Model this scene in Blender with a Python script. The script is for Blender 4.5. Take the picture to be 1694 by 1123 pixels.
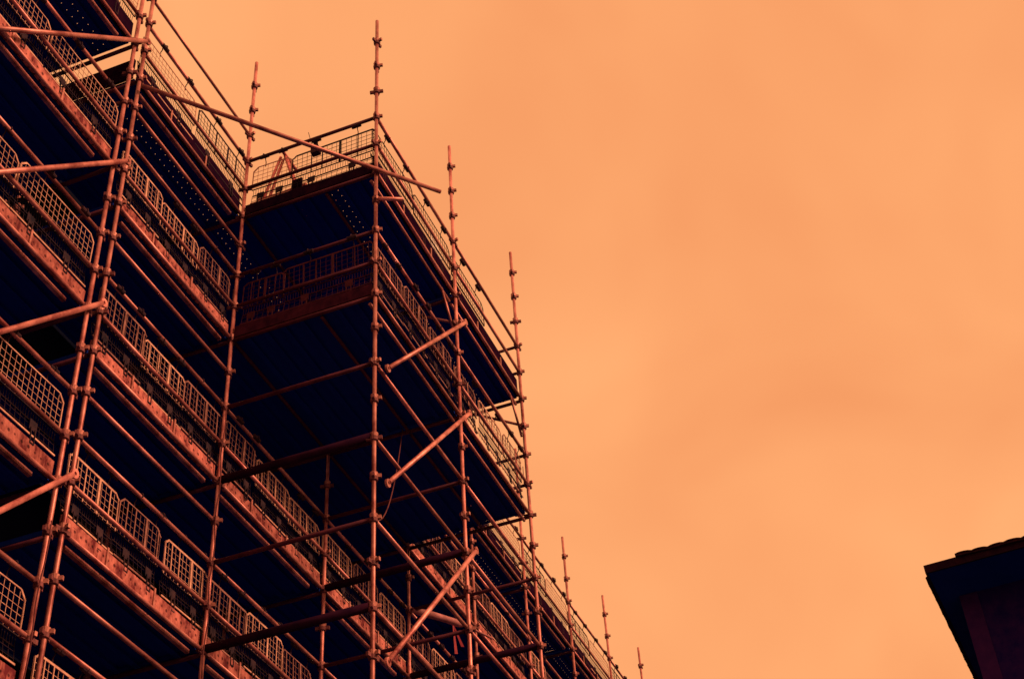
import bpy, math, random
from mathutils import Matrix, Vector
random.seed(7)
sc = bpy.context.scene
for o in list(bpy.data.objects): bpy.data.objects.remove(o)

# ------------------------------------------------------------------ camera
ZT = 14.78                       # height of the top deck above the street
R = ((0.36445778, -0.9295618, -0.05554635),
     (0.59123567, 0.27706811, -0.75741246),
     (0.71945181, 0.24320388, 0.65056972))
cd = bpy.data.cameras.new('camera'); cam = bpy.data.objects.new('camera', cd)
sc.collection.objects.link(cam); sc.camera = cam
m = Matrix.Identity(4)
for i in range(3):
    m[i][0] = R[0][i]; m[i][1] = -R[1][i]; m[i][2] = -R[2][i]
m[0][3], m[1][3], m[2][3] = -10.93139, -7.08798, ZT - 13.12819
cam.matrix_world = m
cd.sensor_width = 36; cd.lens = 2422.75 / 1694 * 36
cd.clip_start = 0.1; cd.clip_end = 3000

# ------------------------------------------------------------------ sky and sun
SUN_EL, SUN_AZ = math.radians(34), math.radians(-92)     # azimuth measured from +X towards +Y
w = bpy.data.worlds.new('World'); sc.world = w; w.use_nodes = True
nt = w.node_tree; nt.nodes.clear()
def N(t, **k):
    n = nt.nodes.new(t)
    for a, b in k.items(): setattr(n, a, b)
    return n
out = N('ShaderNodeOutputWorld'); bg = N('ShaderNodeBackground')
sky = N('ShaderNodeTexSky', sky_type='NISHITA', sun_disc=False, sun_elevation=SUN_EL,
        sun_rotation=math.pi / 2 - SUN_AZ)
skm = N('ShaderNodeMixRGB', blend_type='MULTIPLY'); skm.inputs[0].default_value = 1
skm.inputs[2].default_value = (0.10, 0.035, 0.012, 1)     # the film's red cast on the open sky
tc = N('ShaderNodeTexCoord'); mp = N('ShaderNodeMapping'); mp.inputs['Scale'].default_value = (1.0, 1.6, 2.2)
n1 = N('ShaderNodeTexNoise'); n1.inputs['Scale'].default_value = 2.6; n1.inputs['Detail'].default_value = 3
n1.inputs['Roughness'].default_value = 0.5; n1.inputs['Distortion'].default_value = 0.4
rp = N('ShaderNodeValToRGB')
rp.color_ramp.elements[0].position = 0.30; rp.color_ramp.elements[0].color = (0.905, 0.33, 0.125, 1)
rp.color_ramp.elements[1].position = 0.72; rp.color_ramp.elements[1].color = (1.03, 0.435, 0.172, 1)
mx = N('ShaderNodeMixRGB', blend_type='MIX'); mx.inputs[0].default_value = 0.94
L = nt.links.new
L(tc.outputs['Generated'], mp.inputs[0]); L(mp.outputs[0], n1.inputs['Vector']); L(n1.outputs['Fac'], rp.inputs[0])
L(sky.outputs[0], skm.inputs[1]); L(skm.outputs[0], mx.inputs[1]); L(rp.outputs[0], mx.inputs[2])
L(mx.outputs[0], bg.inputs['Color']); bg.inputs['Strength'].default_value = 1.075
L(bg.outputs[0], out.inputs[0])

sd = bpy.data.lights.new('sun', 'SUN'); sd.energy = 4.9; sd.angle = math.radians(12); sd.color = (1.0, 0.46, 0.22)
so = bpy.data.objects.new('sun', sd); sc.collection.objects.link(so)
sdir = Vector((math.cos(SUN_EL) * math.cos(SUN_AZ), math.cos(SUN_EL) * math.sin(SUN_AZ), math.sin(SUN_EL)))
so.location = sdir * 60; so.rotation_euler = sdir.to_track_quat('Z', 'Y').to_euler()
sc.view_settings.view_transform = 'Standard'; sc.view_settings.look = 'None'
sc.view_settings.exposure = 0; sc.view_settings.gamma = 1; sc.view_settings.use_curve_mapping = False

# ------------------------------------------------------------------ materials
def mat(name, c1, c2, scale=8.0, rough=0.6, metal=0.0, bump=0.0, stretch=(1, 1, 1), spots=None, lo=0.35, hi=0.68, spec=0.3, vary=0.0):
    M = bpy.data.materials.new(name); M.use_nodes = True
    t = M.node_tree; b = t.nodes['Principled BSDF']; k = t.links.new
    co = t.nodes.new('ShaderNodeTexCoord'); mpn = t.nodes.new('ShaderNodeMapping'); mpn.inputs['Scale'].default_value = stretch
    oi = t.nodes.new('ShaderNodeObjectInfo'); ad = t.nodes.new('ShaderNodeVectorMath'); ad.operation = 'ADD'
    ml = t.nodes.new('ShaderNodeVectorMath'); ml.operation = 'SCALE'; ml.inputs['Scale'].default_value = 37.0
    cx = t.nodes.new('ShaderNodeCombineXYZ')
    for i in range(3): k(oi.outputs['Random'], cx.inputs[i])
    k(cx.outputs[0], ml.inputs[0]); k(co.outputs['Object'], mpn.inputs[0])
    k(mpn.outputs[0], ad.inputs[0]); k(ml.outputs[0], ad.inputs[1])
    no = t.nodes.new('ShaderNodeTexNoise'); no.inputs['Scale'].default_value = scale; no.inputs['Detail'].default_value = 6
    no.inputs['Roughness'].default_value = 0.65
    k(ad.outputs[0], no.inputs['Vector'])
    r = t.nodes.new('ShaderNodeValToRGB'); r.color_ramp.elements[0].position = lo; r.color_ramp.elements[1].position = hi
    r.color_ramp.elements[0].color = (*c1, 1); r.color_ramp.elements[1].color = (*c2, 1)
    k(no.outputs['Fac'], r.inputs[0]); col = r.outputs[0]
    if spots:                                      # small dimples pressed into sheet steel, staggered rows
        vo = t.nodes.new('ShaderNodeTexVoronoi'); vo.inputs['Scale'].default_value = 1; vo.inputs['Randomness'].default_value = 0.15
        m2 = t.nodes.new('ShaderNodeMapping'); m2.inputs['Scale'].default_value = spots; k(co.outputs['Object'], m2.inputs[0])
        k(m2.outputs[0], vo.inputs['Vector'])
        r2 = t.nodes.new('ShaderNodeValToRGB'); r2.color_ramp.elements[0].position = 0.16; r2.color_ramp.elements[1].position = 0.22
        r2.color_ramp.elements[0].color = (0.25, 0.2, 0.25, 1); r2.color_ramp.elements[1].color = (1, 1, 1, 1)
        k(vo.outputs['Distance'], r2.inputs[0])
        mm = t.nodes.new('ShaderNodeMixRGB'); mm.blend_type = 'MULTIPLY'; mm.inputs[0].default_value = 1
        k(col, mm.inputs[1]); k(r2.outputs[0], mm.inputs[2]); col = mm.outputs[0]
    if vary:                                       # every piece is a little darker or lighter than the next
        mr = t.nodes.new('ShaderNodeMapRange'); mr.inputs['To Min'].default_value = 1 - vary; mr.inputs['To Max'].default_value = 1.08
        k(oi.outputs['Random'], mr.inputs['Value'])
        vm = t.nodes.new('ShaderNodeVectorMath'); vm.operation = 'SCALE'; k(col, vm.inputs[0]); k(mr.outputs[0], vm.inputs['Scale']); col = vm.outputs[0]
    k(col, b.inputs['Base Color'])
    b.inputs['Roughness'].default_value = rough; b.inputs['Metallic'].default_value = metal
    b.inputs['Specular IOR Level'].default_value = spec
    if bump:
        bu = t.nodes.new('ShaderNodeBump'); bu.inputs['Strength'].default_value = bump; bu.inputs['Distance'].default_value = 0.01
        k(no.outputs['Fac'], bu.inputs['Height']); k(bu.outputs[0], b.inputs['Normal'])
    return M
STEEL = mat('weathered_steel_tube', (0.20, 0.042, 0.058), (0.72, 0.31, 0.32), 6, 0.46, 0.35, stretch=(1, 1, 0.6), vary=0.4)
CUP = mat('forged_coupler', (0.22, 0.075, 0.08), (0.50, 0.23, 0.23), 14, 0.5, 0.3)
CUPD = mat('dark_coupler', (0.07, 0.018, 0.03), (0.2, 0.06, 0.08), 14, 0.7)
BEAM_SHADE = mat('shaded_beam', (0.012, 0.003, 0.02), (0.03, 0.007, 0.025), 4, 0.9, spec=0.03)  # thick transoms: near-black colour stands in for the shade on them
EDGE = mat('shaded_toe_board', (0.02, 0.004, 0.02), (0.055, 0.012, 0.032), 6, 0.9, spec=0.03)  # toe board turned from the sun, its shade put into the colour
STEEL_SHADE = mat('shaded_steel_tube', (0.04, 0.007, 0.024), (0.095, 0.02, 0.045), 5, 0.75, spec=0.15)  # darker copy of the steel, for tubes painted as if in shade
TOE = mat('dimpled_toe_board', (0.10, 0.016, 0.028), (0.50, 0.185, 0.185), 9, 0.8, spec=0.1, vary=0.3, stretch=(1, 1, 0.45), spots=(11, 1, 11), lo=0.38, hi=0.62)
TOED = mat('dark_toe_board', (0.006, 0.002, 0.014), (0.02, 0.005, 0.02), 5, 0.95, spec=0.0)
DECK = mat('shade_navy_deck', (0.003, 0.02, 0.23), (0.005, 0.027, 0.28), 3, 0.8, spec=0.05)  # navy tone of the film's shadows painted into the planks
WIRE = mat('galvanised_wire', (0.34, 0.18, 0.16), (0.68, 0.43, 0.37), 9, 0.5)
WIREM = mat('dull_wire', (0.12, 0.055, 0.06), (0.34, 0.18, 0.18), 9, 0.6, spec=0.15)
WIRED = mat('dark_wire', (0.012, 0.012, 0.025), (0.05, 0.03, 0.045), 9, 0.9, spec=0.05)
CLIP = mat('dark_rubber_clip', (0.02, 0.012, 0.025), (0.05, 0.024, 0.04), 9, 0.8, spec=0.1)
WALL = mat('shaded_wall', (0.001, 0.003, 0.016), (0.002, 0.004, 0.022), 2, 0.9, spec=0.05)  # deep shadow behind the decks, put into the wall's base colour
BRICK = mat('dark_brick_wall', (0.008, 0.004, 0.09), (0.024, 0.008, 0.10), 6, 0.9, bump=0.4, spec=0.05)  # brick colour carries a navy tint for its shadow
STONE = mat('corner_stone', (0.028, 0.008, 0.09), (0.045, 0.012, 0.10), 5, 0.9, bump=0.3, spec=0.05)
SOFF = mat('soffit_board', (0.002, 0.02, 0.2), (0.004, 0.026, 0.24), 3, 0.85, spec=0.05)  # shadow under the eaves painted in as navy
FASC = mat('dark_fascia', (0.010, 0.004, 0.016), (0.025, 0.008, 0.02), 6, 0.9, spec=0.02)
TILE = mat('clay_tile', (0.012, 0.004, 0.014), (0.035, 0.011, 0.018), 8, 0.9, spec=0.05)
GRND = mat('street_paving', (0.045, 0.055, 0.13), (0.07, 0.08, 0.18), 0.6, 0.9)  # blue tint added so the unseen street bounces cool fill upward
REDT = mat('red_tape', (0.26, 0.02, 0.05), (0.42, 0.06, 0.09), 14, 0.6)
SLEEVE = mat('padded_sleeve', (0.2, 0.07, 0.09), (0.42, 0.18, 0.22), 9, 0.7)
ROPE = mat('thin_rope', (0.07, 0.018, 0.03), (0.13, 0.035, 0.05), 20, 0.9)
WHITE = mat('white_sheet', (0.75, 0.7, 0.7), (0.85, 0.85, 0.85), 5, 0.6)
RUBB = mat('red_plastic', (0.3, 0.06, 0.07), (0.45, 0.12, 0.14), 5, 0.6)
GLASS = mat('window_glass', (0.01, 0.012, 0.03), (0.015, 0.016, 0.04), 1, 0.1)

# ------------------------------------------------------------------ mesh helpers
class MB:
    def __init__(s): s.v = []; s.f = []
    def box(s, x0, x1, y0, y1, z0, z1):
        b = len(s.v)
        s.v += [(x, y, z) for z in (z0, z1) for y in (y0, y1) for x in (x0, x1)]
        s.f += [tuple(b + i for i in q) for q in ((0, 2, 3, 1), (4, 5, 7, 6), (0, 1, 5, 4), (2, 6, 7, 3), (0, 4, 6, 2), (1, 3, 7, 5))]
    def bar(s, p, q, wd, dp):                       # flat bar in the xz plane
        p, q = Vector(p), Vector(q); d = (q - p).normalized(); n = Vector((-d.z, 0, d.x)) * wd / 2; y = Vector((0, dp / 2, 0))
        b = len(s.v)
        s.v += [tuple(v) for v in (p - n - y, p + n - y, p + n + y, p - n + y, q - n - y, q + n - y, q + n + y, q - n + y)]
        s.f += [tuple(b + i for i in g) for g in ((0, 3, 2, 1), (4, 5, 6, 7), (0, 1, 5, 4), (1, 2, 6, 5), (2, 3, 7, 6), (3, 0, 4, 7))]
    def rings(s, pts, rad, n=10, cap=True):         # swept tube along points with radii
        b0 = len(s.v); k = len(pts); pts = [Vector(p) for p in pts]; u = None
        for i, p in enumerate(pts):
            d = (pts[min(i + 1, k - 1)] - pts[max(i - 1, 0)])
            if d.length < 1e-6: d = Vector((0, 0, 1))
            d.normalize()
            if u is None: u = d.orthogonal().normalized()
            u = (u - d * u.dot(d)).normalized(); v = d.cross(u)
            r = rad[i] if isinstance(rad, (list, tuple)) else rad
            for j in range(n):
                a = 2 * math.pi * j / n; s.v.append(tuple(p + (u * math.cos(a) + v * math.sin(a)) * r))
        for i in range(k - 1):
            for j in range(n):
                a = b0 + i * n + j; c = b0 + i * n + (j + 1) % n; s.f.append((a, c, c + n, a + n))
        if cap:
            s.f.append(tuple(b0 + j for j in range(n))[::-1]); s.f.append(tuple(b0 + (k - 1) * n + j for j in range(n)))
    def mesh(s, name, material, smooth=False):
        me = bpy.data.meshes.new(name); me.from_pydata(s.v, [], s.f); me.materials.append(material); me.update()
        if smooth:
            me.polygons.foreach_set('use_smooth', [len(p.vertices) == 4 for p in me.polygons]); me.update()
        return me
def link(name, me, parent=None, loc=(0, 0, 0), rot=None):
    o = bpy.data.objects.new(name, me); sc.collection.objects.link(o); o.parent = parent; o.location = loc
    if rot is not None: o.rotation_euler = rot
    return o
def tag(o, label, cat, group=None):
    o['label'] = label; o['category'] = cat
    if group: o['group'] = group
    return o
def thing(name, label, cat, loc, rz=0, group=None):
    o = link(name, None, None, loc); o.rotation_euler = (0, 0, rz); return tag(o, label, cat, group)
_tc = {}
def tube_me(length, r, material):
    k = (round(length, 3), r, material.name)
    if k not in _tc:
        b = MB(); b.rings([(0, 0, 0), (0, 0, length)], r, 12); _tc[k] = b.mesh('tube', material, True)
    return _tc[k]
def tube(name, p, q, root, r=0.0242, material=STEEL):
    p, q = Vector(p), Vector(q); d = q - p
    o = link(name, tube_me(d.length, r, material), root, p - root.location)
    o.rotation_euler = d.to_track_quat('Z', 'Y').to_euler(); return o

# shared piece meshes
b = MB(); b.rings([(0, 0, -0.045), (0, 0, -0.04), (0, 0, 0.0), (0, 0, 0.004), (0, 0, 0.05), (0, 0, 0.055)], [0.030, 0.042, 0.046, 0.036, 0.044, 0.030], 12)
b.box(0.03, 0.085, -0.014, 0.014, -0.03, 0.012); b.box(-0.085, -0.03, -0.014, 0.014, -0.03, 0.012)
b.box(-0.014, 0.014, -0.078, -0.03, -0.005, 0.035)
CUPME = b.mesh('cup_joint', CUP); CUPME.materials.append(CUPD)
for p_ in CUPME.polygons: p_.material_index = 1 if p_.center.z < 0.003 else 0  # lower half of each joint takes the darker colour
BAY = 2.44
NODE_LO = -9.0
def standard(root, x, y, top, lo=NODE_LO):
    # one upright with a cup joint every half metre
    base = Vector((x, y, 0)); H = ZT + top
    s = link('standard', tube_me(H, 0.023, STEEL), root, base - root.location)
    z = math.ceil(lo * 2) / 2 + (dz_of[root.name])
    while z < top - 0.2:
        link('cup_joint', CUPME, s, (0, 0, ZT + z), (0, 0, random.choice((0.25, 0.35, -0.2, 1.8)))); z += 0.5
    return s
dz_of = {}
def ledger(root, x0, x1, y, z, name='ledger', r=0.0222, material=STEEL, inset=0.03):
    return tube(name, (x0 + inset, y, ZT + z), (x1 - inset, y, ZT + z), root, r, material)
def transom(root, x, y0, y1, z, name='transom', r=0.0242, material=STEEL):
    return tube(name, (x, y0, ZT + z), (x, y1, ZT + z), root, r, material)
# perforated steel plank: sheet with real holes, folded side flanges and lips
def plank_me(perf, length=2.40, wd=0.224):
    b = MB(); n = 24; c = length / n; h = 0.0036
    if not perf: b.box(0, length, -wd / 2, wd / 2, -0.002, 0)
    else:
        def sheet(x0, x1, y0, y1):
            k = len(b.v); b.v.extend([(x0, y0, 0), (x1, y0, 0), (x1, y1, 0), (x0, y1, 0)]); b.f.append((k, k + 1, k + 2, k + 3))
        ys = [-wd / 2, -0.075, -0.025, 0.025, 0.075, wd / 2]
        sheet(0, length, ys[0], ys[1]); sheet(0, length, ys[2], ys[3]); sheet(0, length, ys[4], ys[5])
        for (ya, yb, sh) in ((ys[1], ys[2], 0.3), (ys[3], ys[4], 0.7)):
            ym = (ya + yb) / 2
            for i in range(n):
                x0 = i * c; x1 = x0 + c; xm = x0 + c * sh
                sheet(x0, xm - h, ya, yb); sheet(xm + h, x1, ya, yb); sheet(xm - h, xm + h, ya, ym - h); sheet(xm - h, xm + h, ym + h, yb)
    for s in (-1, 1):
        b.box(0, length, s * wd / 2 - 0.002, s * wd / 2 + 0.002, -0.05, -0.0025)
        b.box(0, length, s * wd / 2 - s * 0.016 - 0.013, s * wd / 2 - s * 0.016 + 0.013, -0.053, -0.0505)
    b.box(0, 0.004, -wd / 2 + 0.004, wd / 2 - 0.004, -0.05, -0.004); b.box(length - 0.004, length, -wd / 2 + 0.004, wd / 2 - 0.004, -0.05, -0.004)
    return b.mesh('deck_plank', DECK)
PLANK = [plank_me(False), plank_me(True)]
def deck(root, x0, y0, count, z, perf=(1,), sgn=1):
    for i in range(count):
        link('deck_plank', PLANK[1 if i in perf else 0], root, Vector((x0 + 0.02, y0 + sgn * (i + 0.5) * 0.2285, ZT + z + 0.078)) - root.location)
b = MB(); b.box(0, 2.36, -0.016, 0.016, 0, 0.175); b.box(0, 2.36, -0.026, -0.0165, 0.0, 0.01)
TOEME = b.mesh('toe_board', TOE)
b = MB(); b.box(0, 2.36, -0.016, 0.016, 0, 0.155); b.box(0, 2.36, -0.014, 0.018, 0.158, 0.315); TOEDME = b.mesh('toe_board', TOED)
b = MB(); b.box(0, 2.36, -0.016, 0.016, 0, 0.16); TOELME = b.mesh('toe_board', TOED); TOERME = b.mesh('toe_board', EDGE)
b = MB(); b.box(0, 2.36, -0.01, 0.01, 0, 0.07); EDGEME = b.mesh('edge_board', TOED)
b = MB(); b.box(0, 2.05, -0.02, 0.02, -0.02, 0.02); BEARME = b.mesh('deck_edge_bearer', STEEL)
b = MB(); b.box(-0.012, 0.012, -0.03, -0.0175, 0.02, 0.24); CLIPME = b.mesh('toe_clip', CUP)

# ------------------------------------------------------------------ mesh brick guards
def guard_meshes(wd, style, wire, low, seed):
    rnd = random.Random(seed); P = {}
    bz, mz, tz = 0.245, 0.44, 0.885
    t = 0.0042; cols = int(round(wd / 0.068)); sh, ch, dp = (0.02, 0.03, 0.035) if style else (0.0, 0.07, 0.07)
    def top_at(x):
        e = min(x, wd - x)
        return tz - dp if e < sh else tz - dp * max(0, 1 - (e - sh) / ch)
    def ins_at(z): return 0 if z < tz - dp else sh + ch * (z - (tz - dp)) / dp
    b = MB()
    for i in range(cols + 1):
        x = wd * i / cols; j = rnd.uniform(-.004, .004)
        b.bar((x, 0, mz + 0.06), (x + j, 0, top_at(x) - 0.002), t, t)
    z = mz + 0.09; k = 0
    while z < tz - 0.02:
        ins = ins_at(z); b.bar((ins, 0.004, z), (wd - ins, 0.004, z + rnd.uniform(-.004, .004)), t, t); z += 0.07
    P['wire_mesh'] = b.mesh('wire_mesh', wire)
    b = MB()
    for i in range(cols + 1):
        x = wd * i / cols; b.bar((x, 0.01, bz), (x + rnd.uniform(-.006, .006), 0.03, mz - 0.03), 0.004, 0.004)
    for z in (bz + 0.06, bz + 0.12): b.bar((0, 0.02, z), (wd, 0.02, z), 0.004, 0.004)
    P['lower_mesh'] = b.mesh('lower_mesh', low)
    b = MB(); b.bar((0, 0, mz + 0.05), (wd, 0, mz + 0.05), 0.010, 0.012); b.bar((0, 0.03, mz - 0.03), (wd, 0.03, mz - 0.03), 0.012, 0.012)
    for i in range(cols * 2): x = wd * (i + .5) / (cols * 2); b.bar((x, 0.015, mz - 0.03), (x, 0.015, mz + 0.05), 0.0045, 0.004)
    P['slatted_strip'] = b.mesh('slatted_strip', low)
    b = MB(); b.bar((sh + ch, -0.006, tz), (wd - sh - ch, -0.006, tz), 0.022 if style else 0.012, 0.008)
    b.bar((sh, -0.006, tz - dp), (sh + ch, -0.006, tz), 0.018, 0.008); b.bar((wd - sh - ch, -0.006, tz), (wd - sh, -0.006, tz - dp), 0.018, 0.008)
    if style: b.bar((0, -0.006, tz - dp), (sh, -0.006, tz - dp), 0.014, 0.008); b.bar((wd - sh, -0.006, tz - dp), (wd, -0.006, tz - dp), 0.014, 0.008)
    P['top_bar'] = b.mesh('top_bar', wire)
    b = MB(); b.bar((0.0, -0.006, bz), (wd, -0.006, bz), 0.016, 0.01); P['bottom_bar'] = b.mesh('bottom_bar', wire)
    for nm, wdt in (('bar', 0.013), ('wide_bar', 0.028)):
        b = MB(); b.bar((0, -0.007, mz + 0.05), (0, -0.007, tz - 0.01), wdt, 0.007); P[nm] = b.mesh(nm, wire)
    b = MB(); b.bar((0, -0.007, mz + 0.05), (0, -0.007, tz - dp), 0.012, 0.008); P['end_bar'] = b.mesh('end_bar', wire)
    b = MB(); b.bar((-0.05, -0.004, mz - 0.09), (0.05, -0.004, mz - 0.09), 0.10, 0.004)
    b.bar((-0.03, -0.012, mz - 0.12), (-0.025, -0.02, 0.16), 0.012, 0.01); b.bar((0.03, -0.012, mz - 0.12), (0.025, -0.02, 0.16), 0.012, 0.01)
    b.bar((-0.03, -0.02, 0.16), (0.03, -0.02, 0.16), 0.012, 0.01); P['toe_bracket'] = b.mesh('toe_bracket', low)
    b = MB(); pts = [(0, 0.002, tz - 0.02), (0, 0.004, tz + 0.06)] + [(0, -0.05 + 0.036 * math.cos(a), 1.0 + 0.036 * math.sin(a)) for a in [math.radians(q) for q in range(-30, 230, 30)]]
    b.rings(pts, 0.006, 6); b.rings([(-0.06, -0.05, 1.0), (0.06, -0.05, 1.0)], 0.0258, 10)
    P['hook'] = b.mesh('hook', CLIP)
    return P
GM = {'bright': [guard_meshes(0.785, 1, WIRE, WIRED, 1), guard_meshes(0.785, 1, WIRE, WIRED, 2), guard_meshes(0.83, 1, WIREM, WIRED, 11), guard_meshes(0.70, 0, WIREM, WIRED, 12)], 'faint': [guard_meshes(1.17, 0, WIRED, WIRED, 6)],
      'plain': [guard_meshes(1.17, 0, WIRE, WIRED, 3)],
      'dark': [guard_meshes(1.17, 1, WIRED, WIRED, 4)], 'short': [guard_meshes(0.55, 1, WIRED, WIRED, 5)], 'slim': [guard_meshes(0.55, 0, WIRE, WIRED, 7)], 'shaded': [guard_meshes(1.17, 1, STEEL_SHADE, STEEL_SHADE, 8)], 'shadedshort': [guard_meshes(0.55, 1, STEEL_SHADE, STEEL_SHADE, 9)]}  # last two: tower end panels with that side's shade painted into the wire
GW = {'bright': 0.785, 'faint': 1.17, 'plain': 1.17, 'dark': 1.17, 'short': 0.55, 'slim': 0.55, 'shaded': 1.17, 'shadedshort': 0.55}
def guard(x, y, z, rz, label, group, kind='bright'):
    P = random.choice(GM[kind]); wd = GW[kind]
    g = thing('mesh_guard_panel', label, 'mesh guard', (x, y, ZT + z), rz, group)
    g.rotation_euler = (random.uniform(-.03, .03), random.uniform(-.02, .02), rz + random.uniform(-.008, .008)); g.location.z += random.uniform(-.03, .012)
    for k in ('wire_mesh', 'lower_mesh', 'slatted_strip', 'top_bar', 'bottom_bar'): link(k, P[k], g)
    for u in (0.004, wd - 0.004): link('end_bar', P['end_bar'], g, (u, 0, 0))
    if kind not in ('plain', 'faint', 'slim'):
        for u in ((0.22, 0.36, 0.78) if kind != 'bright' else (0.15, 0.34, 0.85)): 
            if u < 0.9: link('bar', P['bar'], g, (u * wd + random.uniform(-.02, .02), -0.0015, 0))
        link('wide_bar', P['wide_bar'], g, (0.57 * wd + random.uniform(-.03, .03), -0.0035, 0))
    for u in (0.24, 0.72): link('toe_bracket', P['toe_bracket'], g, (u * wd, 0, 0)); link('hook', P['hook'], g, ((u + 0.06) * wd, 0, 0))
    return g

# ------------------------------------------------------------------ setting
b = MB(); b.v += [(-400, -400, 0), (400, -400, 0), (400, 400, 0), (-400, 400, 0)]; b.f.append((0, 1, 2, 3))
g = link('ground', b.mesh('ground', GRND)); g['kind'] = 'structure'

# building that carries the scaffold
bd = thing('scaffolded_building', 'building wall coloured in shadow tones behind the scaffold decks', 'building', (7, 1.72, 0))
b = MB()
cols = [-8 + i * 2.44 + 0.7 for i in range(15)]
rows = [1.3 + k * 2.9 for k in range(4)]
TOPW = ZT + 0.9; x0 = -14.0; x1 = 22.0
zs = 0.0
for rz_ in rows:                                    # masonry bands and piers around real openings
    b.box(x0, x1, 0, 0.4, zs, rz_); px = x0
    for c in cols:
        b.box(px, c - 7, 0, 0.4, rz_, rz_ + 1.6); px = c - 7 + 1.1
    b.box(px, x1, 0, 0.4, rz_, rz_ + 1.6); zs = rz_ + 1.6
b.box(x0, x1, 0, 0.4, zs, TOPW); b.box(x0, x1, 0.4, 12, TOPW - 0.5, TOPW); b.box(x0, x1, 11.6, 12, 0, TOPW - 0.5)
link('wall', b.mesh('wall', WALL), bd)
b = MB(); b.box(0, 1.1, 0.18, 0.2, 0, 1.6); PANE = b.mesh('pane', GLASS)
b = MB(); b.box(0, 0.06, 0.13, 0.21, 0, 1.6); b.box(1.04, 1.1, 0.13, 0.21, 0, 1.6); b.box(0.06, 1.04, 0.13, 0.21, 0, 0.06); b.box(0.06, 1.04, 0.13, 0.21, 1.54, 1.6); b.box(0.06, 1.04, 0.14, 0.2, 0.78, 0.83)
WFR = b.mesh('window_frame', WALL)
for rz_ in rows:
    for c in cols:
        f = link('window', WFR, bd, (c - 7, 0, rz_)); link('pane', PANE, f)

# ------------------------------------------------------------------ scaffolds
XQ, XP = -2.36, -2.59
XS = [0, BAY, 2 * BAY, 3 * BAY, 4 * BAY, 5 * BAY, 6 * BAY, 7 * BAY]
main = thing('scaffold', 'long weathered tube scaffold with plank decks along the dark wall', 'scaffold', (XQ, 0, 0))
tower = thing('loading_tower', 'projecting scaffold tower with two decks standing out from the long scaffold', 'scaffold tower', (0, -1.82, 0))
side = thing('scaffold', 'neighbouring scaffold with decks half a metre higher, braced with long diagonals', 'scaffold', (-5.03, -0.06, 0))
dz_of[main.name] = 0.0; dz_of[tower.name] = 0.0; dz_of[side.name] = -0.164
tops = [3.0, 2.95, 2.95, 2.95, 2.95, 2.45, 2.45, 2.45]
standard(main, XQ, -0.02, 3.0)
for x, t in zip(XS, tops): standard(main, x, 0, t, -9 if x < 6 else -6)
for x in [XQ] + XS: standard(main, x, 1.32, 1.2, -8)
for i, x in enumerate((0, BAY, 2 * BAY)): standard(tower, x, -1.82, 2.95)
for x in (-5.03, XP):
    standard(side, x, -0.06, 3.0); standard(side, x, 1.3, 1.7, -8)

def bay(root, xa, xb, y, z, rails=True, toe='bright', inner=True, under=True, toprail=False):
    if rails:
        ledger(root, xa, xb, y, z + 1.0, 'guard_rail'); ledger(root, xa, xb, y, z + 0.5, 'mid_rail')
    ledger(root, xa, xb, y, z, 'ledger', 0.0222, STEEL if rails else STEEL_SHADE)
    if under: ledger(root, xa, xb, y, z - 0.5)
    if toe:
        o = link('toe_board', TOEME if toe == 'bright' else TOEDME, root, Vector((xa + 0.04, y + 0.048, ZT + z + 0.03)) - root.location)
        o.rotation_euler.x = random.uniform(-.03, .03); o.scale.x = (xb - xa - 0.08) / 2.36
        for u in (0.3, 0.63): link('toe_clip', CLIPME, root, Vector((xa + u * (xb - xa), y + 0.046, ZT + z)) - root.location)
    if rails: link('deck_edge_bearer', BEARME, root, Vector((xa + 0.16 + random.uniform(0, .06), y + 0.10, ZT + z - 0.035)) - root.location)
    if toprail: ledger(root, xa, xb, y, z + 1.5, 'top_rail', 0.019)
    deck(root, xa, y + 0.072, 7, z, perf=(1,) if z > -1 else ())
ORD = ['first', 'second', 'third', 'fourth', 'fifth', 'sixth', 'seventh', 'eighth', 'ninth', 'tenth', 'eleventh', 'twelfth', 'thirteenth', 'fourteenth', 'fifteenth']
def guards(xa, y, z, label, group, kinds=('bright', 'bright', 'bright'), start=0):
    for n_, (u, k) in enumerate(zip((0.04, 1.235) if len(kinds) == 2 else (0.03, 0.83, 1.63), kinds)):
        if not k: continue
        lab = label(start + n_); guard(xa + u + random.uniform(-.012, .012), y + 0.05, z, 0, lab, group, k)

DN = {0: 'top', -2: 'second', -4: 'third', -6: 'fourth', -8: 'fifth'}
# bay between the paired standards and the tower
for z in (0, -2, -4, -6, -8):
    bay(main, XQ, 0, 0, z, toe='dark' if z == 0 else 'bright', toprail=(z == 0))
    guards(XQ, 0, z, lambda n, z=z: 'wire mesh guard on the %s deck down, beside the %s' % (DN[z], (('paired standards', 'tower inner corner leg') if z == 0 else ('paired standards', 'middle of the tower bay', 'tower inner corner leg'))[n]),
           'mesh guards on the %s deck beside the loading tower' % DN[z], ('plain', 'dark') if z == 0 else ('bright', 'bright', 'bright'))
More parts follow.
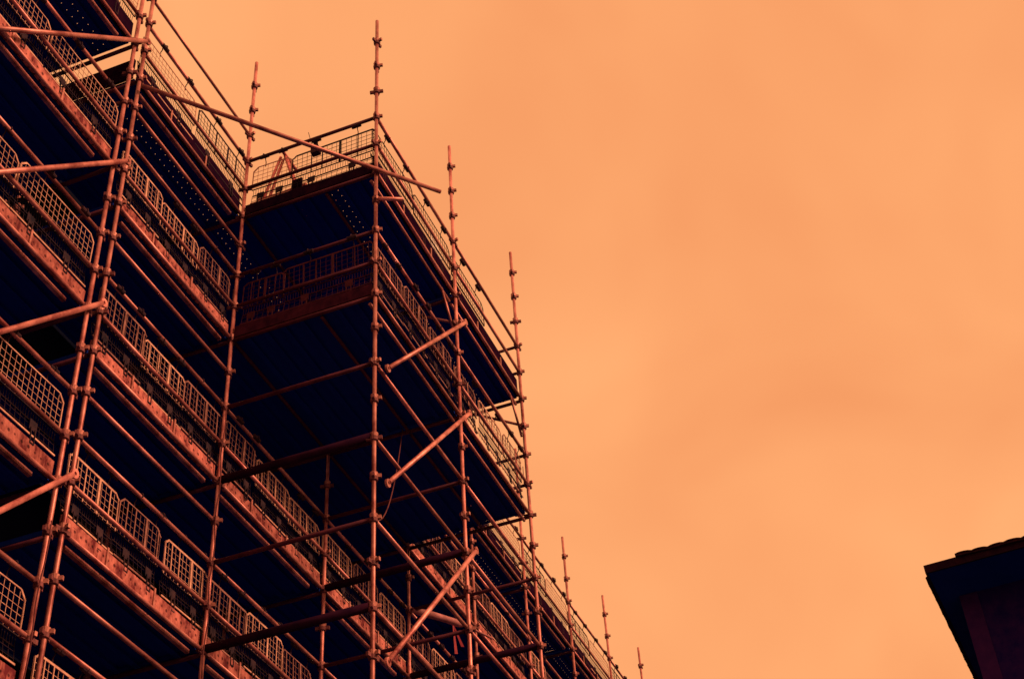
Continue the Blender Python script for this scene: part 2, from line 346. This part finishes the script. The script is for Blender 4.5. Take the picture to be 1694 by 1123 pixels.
# bays passing behind the tower, then on beyond it
for i in range(7):
    xa, xb = XS[i], XS[i + 1]
    for z in (0, -2, -4, -6):
        if i >= 4 and z < -4: continue
        open_side = i < 2 and z > -3
        bay(main, xa, xb, 0, z, rails=not open_side, toe=None if open_side else ('dark' if z == 0 else 'bright'), under=False)
        if not open_side:
            where = 'behind the open tower legs' if i < 2 else 'past the far end of the loading tower'
            lab = (lambda n, z=z: '%s mesh guard behind the open tower legs, on the %s deck down' % (ORD[n], DN[z])) if i < 2 else (lambda n, z=z: '%s mesh guard past the far end of the tower, %s deck down' % (ORD[n], DN[z]))
            guards(xa, 0, z, lab,
                   'mesh guards %s, %s deck' % (where, DN[z]), ('dark', 'plain') if z == 0 else ('bright', 'bright', 'bright'), (i if i < 2 else i - 2) * (2 if z == 0 else 3))
for x in [XQ] + XS:
    for z in (0, -2, -4, -6): transom(main, x, 0.03, 1.29, z - 0.03, 'transom', 0.0242, STEEL_SHADE)
o = link('toe_board', TOEDME, main, Vector((XQ - 0.03, 0.06, ZT + 0.03)) - main.location, (0, 0, math.pi / 2)); o.scale.x = 1.6 / 2.36
# neighbouring scaffold
for z in (0.336, -1.664, -3.664, -5.664, -7.664):
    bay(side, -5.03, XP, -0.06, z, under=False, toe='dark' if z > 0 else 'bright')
    for x in (-5.03, XP): transom(side, x, -0.03, 1.27, z - 0.03, 'transom', 0.0242, STEEL_SHADE)
    if z > -9:
        dn = {0.336: 'top', -1.664: 'second', -3.664: 'third', -5.664: 'fourth', -7.664: 'fifth'}[z]
        guards(-5.03, -0.06, z, lambda n, dn=dn: 'plain mesh guard on the neighbouring scaffold, %s deck down, %s' % (dn, ('away from the paired standards', 'beside the paired standards')[n]), 'mesh guards of the neighbouring scaffold, %s deck' % dn, ('plain', 'plain'))
# flattened-end facade braces
def brace(root, p, q):
    p, q = Vector(p), Vector(q); d = (q - p).normalized()
    o = tube('brace', p, q, root, 0.0265)
    Lh = (q - p).length
    b = MB(); n = 14
    for s in (0, 1):
        zz = -0.035 if s == 0 else Lh + 0.035
        k = len(b.v)
        for yy in (-0.012, 0.012):                  # eyelet: ring plate with a bolt hole
            for j in range(n):
                a = 2 * math.pi * j / n; b.v.append((yy, 0.046 * math.cos(a), zz + 0.055 * math.sin(a)))
            for j in range(n):
                a = 2 * math.pi * j / n; b.v.append((yy, 0.018 * math.cos(a), zz + 0.018 * math.sin(a)))
        for j in range(n):
            j2 = (j + 1) % n
            b.f.append((k + j, k + j2, k + n + j2, k + n + j)); kk = k + 2 * n
            b.f.append((kk + j2, kk + j, kk + n + j, kk + n + j2)); b.f.append((k + j2, k + j, kk + j, kk + j2)); b.f.append((k + n + j, k + n + j2, kk + n + j2, kk + n + j))
    e = link('eyelet', b.mesh('eyelet', STEEL), o); return o
for z in (0.45, -1.55, -3.55, -5.55): brace(side, (-5.0, -0.14, ZT + z - 2.72), (-2.50, -0.14, ZT + z))
# ------------------------------------------------------------------ loading tower
for z in (0, -2):
    for i in (0, 1):
        xa, xb = XS[i], XS[i + 1]
        ledger(tower, xa, xb, -1.82, z + 1, 'guard_rail'); ledger(tower, xa, xb, -1.82, z + 0.5, 'mid_rail'); ledger(tower, xa, xb, -1.82, z)
        ledger(tower, xa, xb, -1.74, z - 0.09, 'ledger', 0.02); ledger(tower, xa, xb, -1.14, z - 0.06, 'ledger', 0.02, STEEL_SHADE)
        if z == 0:
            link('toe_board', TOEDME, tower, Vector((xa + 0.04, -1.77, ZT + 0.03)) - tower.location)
            for u in (0.35, 0.7): link('toe_clip', CLIPME, tower, Vector((xa + u * BAY, -1.772, ZT + z)) - tower.location)
        deck(tower, xa, -1.757, 8, z, perf=(2,))
        guards(xa, -1.82, z, lambda n, z=z: '%s mesh guard from the corner leg, street side of tower %s deck' % (ORD[n], 'upper' if z == 0 else 'lower'),
               'mesh guards on the street side of the tower, %s deck' % ('upper' if z == 0 else 'lower'), (('faint', 'faint'), ('faint', None))[i] if z == 0 else ('bright', 'bright', 'bright'), i * (2 if z == 0 else 3))
    for x in (0, BAY, 2 * BAY):
        transom(tower, x, -1.79, -0.03, z - 0.03, 'transom', 0.0242, STEEL_SHADE)
        if x != BAY:
            transom(tower, x, -1.79, -0.03, z + 1, 'guard_rail', 0.0225, STEEL_SHADE); transom(tower, x, -1.79, -0.03, z + 0.5, 'mid_rail', 0.0225, STEEL_SHADE)
    o = link('toe_board', TOELME if z == 0 else TOERME, tower, Vector((-0.005, -1.79, ZT + z - 0.0)) - tower.location, (0, 0, math.pi / 2)); o.scale.x = 1.75 / 2.36
    if z == -2:
        for xa in XS[:2]: link('edge_board', EDGEME, tower, Vector((xa + 0.04, -1.785, ZT + z + 0.024)) - tower.location)
for z in (-3, -4, -5, -6, -7):
    for i in (0, 1): ledger(tower, XS[i], XS[i + 1], -1.82, z)
    for x in (0, BAY, 2 * BAY):
        transom(tower, x, -1.79, -0.03, z + (0.02 if z % 2 == 0 else 0), 'transom', 0.046 if z % 2 == 0 else 0.0242, BEAM_SHADE if z % 2 == 0 else STEEL_SHADE)
for z in (-3, -4.5, -6.5): brace(tower, (0.12, -1.93, ZT + z - 0.02), (BAY + 0.02, -1.93, ZT + z + 2.5))
tube('stub_tube', (-0.02, -1.86, ZT - 0.5), (0.12, -2.12, ZT - 0.49), tower)
for x in (BAY, 2 * BAY):                                                  # splayed knee struts under the upper deck
    tube('knee_strut', (x, -1.78, ZT - 0.62), (x - 0.28, -1.74, ZT - 0.06), tower, 0.016)
    tube('knee_strut', (x, -1.78, ZT - 0.66), (x - 0.08, -1.70, ZT - 0.04), tower, 0.016)
    tube('knee_strut', (x + 0.01, -1.78, ZT - 0.45), (x - 0.02, -1.1, ZT - 0.05), tower, 0.02)
lt = tube('long_tie_tube', (XQ - 0.04, -0.1, ZT - 0.2), Vector((XQ - 0.04, -0.1, ZT - 0.2)) + Vector((2.4, -1.8, 0.18)) * 1.27, main, 0.0265)
# mesh guards on the end of the tower that looks along the street
for z, ks in ((0, ('dark', 'short')), (-2, ('dark', 'short'))):
    nm = 'upper' if z == 0 else 'lower'
    for k, yy in zip(ks, (-0.59, -0.04 + 0.0)):
        pass
    guard(-0.05 + 0.1, -0.06, z, -math.pi / 2, 'narrow mesh guard at the inner corner of the tower %s deck, near end' % nm, None, 'shadedshort' if z else 'slim')
    guard(-0.05 + 0.1, -0.60 - 0.03, z, -math.pi / 2, 'wide mesh guard by the corner leg on the tower %s deck, near end' % nm, None, 'shaded' if z else 'dark')

# ------------------------------------------------------------------ building with eaves across the street
th = math.radians(-3.5); E1 = Vector((math.cos(th), math.sin(th), 0))
hb = thing('brick_building', 'dark brick building with overhanging soffit and tiled eaves across the street', 'building', (8.628, -6.554, 0), th)
EH = ZT - 13.12819 + 11.0
# local axes: +x runs away along the street, -y to the building's own depth
b = MB(); b.box(0.93, 14, -12, -0.32, 0, EH - 0.02); link('wall', b.mesh('wall', BRICK), hb)
b = MB(); b.box(0.915, 1.3, -0.57, -0.305, 0, EH - 0.03); link('corner_pilaster', b.mesh('corner_pilaster', STONE), hb)
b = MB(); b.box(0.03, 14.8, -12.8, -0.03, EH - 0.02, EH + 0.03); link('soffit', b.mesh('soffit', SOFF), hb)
b = MB(); b.box(0.0, 0.03, -12.8, 0, EH - 0.03, EH + 0.10); b.box(0.03, 14.8, -0.03, 0.0, EH - 0.03, EH + 0.10); link('fascia', b.mesh('fascia', FASC), hb)
b = MB()
hx0, hx1, hy0, hy1, e = 0.04, 14.8, -12.8, -0.04, EH + 0.1
b.v += [(hx0, hy0, e), (hx1, hy0, e), (hx1, hy1, e), (hx0, hy1, e), (6.4, -6.4, e + 3.0), (8.4, -6.4, e + 3.0)]
b.f += [(0, 1, 5, 4), (1, 2, 5), (2, 3, 4, 5), (3, 0, 4)]
rf = link('roof', b.mesh('roof', TILE), hb)
b = MB(); n = 7; Lt = 0.42
for kx in (0, 1):
    for j in range(n + 1):
        a = math.pi * j / n; rr = 0.11 - 0.012 * kx; b.v.append((kx * Lt - 0.07, rr * math.cos(a), 0.022 * math.sin(a) + kx * 0.16))
for kx in (0, 1):
    for j in range(n + 1):
        v = b.v[kx * (n + 1) + j]; b.v.append((v[0], v[1] * 0.86, v[2] - 0.018))
k = n + 1
for j in range(n):
    b.f += [(j, j + 1, k + j + 1, k + j), (2 * k + j + 1, 2 * k + j, 3 * k + j, 3 * k + j + 1), (j + 1, j, 2 * k + j, 2 * k + j + 1), (k + j, k + j + 1, 3 * k + j + 1, 3 * k + j)]
b.f.append(tuple(range(n + 1))); b.box(-0.06, 0.2, -0.119, 0.119, -0.03, 0.012)
EAVE = b.mesh('eave_tile', TILE)
for i in range(30):                                  # tiles along both eaves
    if i >= 1: link('roof_tile', EAVE, rf, (0.02 + random.uniform(-.03, .02), -0.36 - i * 0.235, EH + 0.10 + random.uniform(-.006, .012)), (random.uniform(-.05, .05), random.uniform(-.03, .03), random.uniform(-.05, .05)))
    link('roof_tile', EAVE, rf, (0.45 + i * 0.235, -0.02, EH + 0.08 + random.uniform(-.006, .012)), (0, random.uniform(-.03, .03), -math.pi / 2 + random.uniform(-.05, .05)))

# ------------------------------------------------------------------ loose things on and around the scaffold
# padded pole with red tape tails
b = MB(); p0, p1 = Vector((4.86, -0.06, ZT - 3.02)), Vector((6.1, -0.72, ZT - 3.0))
pts = [p0.lerp(p1, t) + Vector((0, 0, 0.05 * math.sin(t * 3.0))) for t in [i / 14 for i in range(15)]]
pl = thing('padded_pole', 'thick padded pole sagging between scaffold legs with red tape tails', 'pole', p0)
b.rings([p - p0 for p in pts], [0.03, 0.045, 0.05, 0.052, 0.05, 0.048, 0.048, 0.05, 0.05, 0.018, 0.017, 0.017, 0.017, 0.017, 0.017], 12)
link('padded_sleeve', b.mesh('padded_sleeve', SLEEVE, True), pl)
def ribbon(pts, w0, w1):
    b = MB(); n = len(pts)
    for i, p in enumerate(pts):
        ww = w0 + (w1 - w0) * i / (n - 1); sd_ = Vector((0.6, -0.8, 0)) * ww
        for s in (-1, 1):
            for d in (-0.002, 0.002): b.v.append(tuple(Vector(p) + sd_ * s + Vector((0.8, 0.6, 0)) * d))
    for i in range(n - 1):
        k = i * 4; b.f += [(k, k + 2, k + 6, k + 4), (k + 3, k + 1, k + 5, k + 7), (k + 1, k, k + 4, k + 5), (k + 2, k + 3, k + 7, k + 6)]
    b.f += [(0, 1, 3, 2), (n * 4 - 4, n * 4 - 2, n * 4 - 1, n * 4 - 3)]
    return b.mesh('tape_tail', REDT)
q = pts[7] - p0
link('tape_tail', ribbon([q + Vector((0.035 * i, -0.012 * i, -0.04 - 0.055 * i)) for i in range(6)], 0.006, 0.022), pl)
link('tape_tail', ribbon([q + Vector((0.012 * i, -0.002 * i, -0.04 - 0.085 * i)) for i in range(6)], 0.006, 0.022), pl)
def rope(label, pts, r=0.007, nm='rope'):
    b = MB(); o = Vector(pts[0]); b.rings([Vector(p) - o for p in pts], r, 6)
    x = link(nm, b.mesh(nm, ROPE, True), None, o); return tag(x, label, nm)
def sag(p, q, s, n=14):
    p, q = Vector(p), Vector(q); return [p.lerp(q, i / n) - Vector((0, 0, s * 4 * (i / n) * (1 - i / n))) for i in range(n + 1)]
rope('slack rope slung from the tower deck underside to the corner leg', sag((2.3, -1.1, ZT - 2.07), (0.04, -1.80, ZT - 4.96), 0.45))
rope('cable tied along the inner corner standard of the tower', [(-0.06 + 0.02 * math.sin(i * 1.7), -0.05, ZT - 3.05 - i * 0.22) for i in range(16)], 0.007, 'cable')
rope('cable running down beside the taller paired standard', [(XP - 0.05 + 0.015 * math.sin(i * 1.3), -0.12, ZT - 6.1 - i * 0.2) for i in range(10)], 0.007, 'cable')
# things on the tower's upper deck
t = thing('trestle', 'red folding trestle standing behind the tower upper guard mesh', 'trestle', (0.32, -0.34, ZT + 0.08))
for sx in (-1, 1):
    for sy in (-1, 1): tube('leg', t.location + Vector((sx * 0.06, sy * 0.36, 0)), t.location + Vector((sx * 0.03, sy * 0.03, 1.16)), t, 0.019, RUBB)
tube('top_rail', t.location + Vector((-0.12, -0.04, 1.16)), t.location + Vector((0.3, -0.04, 1.17)), t, 0.022, RUBB)
tube('cross_bar', t.location + Vector((0.0, -0.22, 0.5)), t.location + Vector((0.0, 0.22, 0.5)), t, 0.015, RUBB)
ps = thing('plank_stack', 'small stack of red planks on the tower upper deck near the inner corner', 'plank stack', (0.32, -0.42, ZT + 0.08))
b = MB(); b.box(-0.11, 0.11, -0.3, 0.3, 0, 0.045); PK = b.mesh('plank', RUBB)
for i in range(9): link('plank', PK, ps, (random.uniform(-.03, .03), random.uniform(-.06, .06), i * 0.047), (0, 0, random.uniform(-.06, .06)))
b = MB(); b.box(-0.012, 0.012, -0.07, 0.07, 0, 0.36); b.box(-0.03, 0.03, -0.1, -0.06, -0.08, 0.0); b.box(-0.03, 0.03, 0.06, 0.1, -0.08, 0)
tag(link('notice_board', b.mesh('notice_board', TOED), None, (0.14, -0.66, ZT + 0.16)), 'small dark notice board standing against the tower upper mesh guard', 'board')
lb = thing('site_lamp', 'small dark site lamp with thin aerial clamped to the tower top rail', 'lamp', (0.06, -0.95, ZT + 0.72))
b = MB(); b.box(-0.04, 0.04, -0.055, 0.055, 0.06, 0.15); b.box(-0.03, 0.03, -0.04, 0.04, 0.15, 0.19); b.box(-0.03, 0.0, -0.02, 0.02, 0.19, 0.27); link('lamp_body', b.mesh('lamp_body', CLIP), lb)
tube('aerial', lb.location + Vector((0, 0.05, 0.2)), lb.location + Vector((0, 0.12, 0.52)), lb, 0.004, CLIP)
# pale plastic sheet caught at the middle leg
b = MB(); n = 8
for i in range(n + 1):
    u = i / n
    for j in range(5):
        v = j / 4; b.v.append((u * 0.42, 0.06 * math.sin(u * 3.1) * (1 - v), 0.24 * v * (1 - u * 0.75) + 0.03 * math.sin(u * 7)))
for i in range(n):
    for j in range(4): k = i * 5 + j; b.f.append((k, k + 5, k + 6, k + 1))
me = b.mesh('plastic_sheet', WHITE, True)
ob = tag(link('plastic_sheet', me, None, (1.93, -1.70, ZT + 0.60)), 'crumpled white plastic sheet tucked behind the rail by the middle tower leg', 'sheet')
md = ob.modifiers.new('thick', 'SOLIDIFY'); md.thickness = 0.006
bs = thing('block_stack', 'rough stack of red masonry blocks on the lowest deck by the paired standards', 'block stack', (-1.9, 0.55, ZT - 7.92))
for k in range(26):
    b = MB(); q = [random.uniform(.75, 1.1) for _ in range(3)]; b.box(-.15 * q[0], .15 * q[0], -.09 * q[1], .09 * q[1], 0, .13 * q[2])
    b.v = [(x + random.uniform(-.02, .02), y + random.uniform(-.02, .02), z + random.uniform(-.012, .012)) for x, y, z in b.v]
    link('block', b.mesh('block', TOE if k % 2 else RUBB), bs, (-0.3 + (k % 5) * 0.31 + random.uniform(-.05, .05), random.uniform(-.12, .12), (k // 5) * 0.14), (0, 0, random.uniform(-.3, .3)))
sc.render.engine = 'CYCLES'
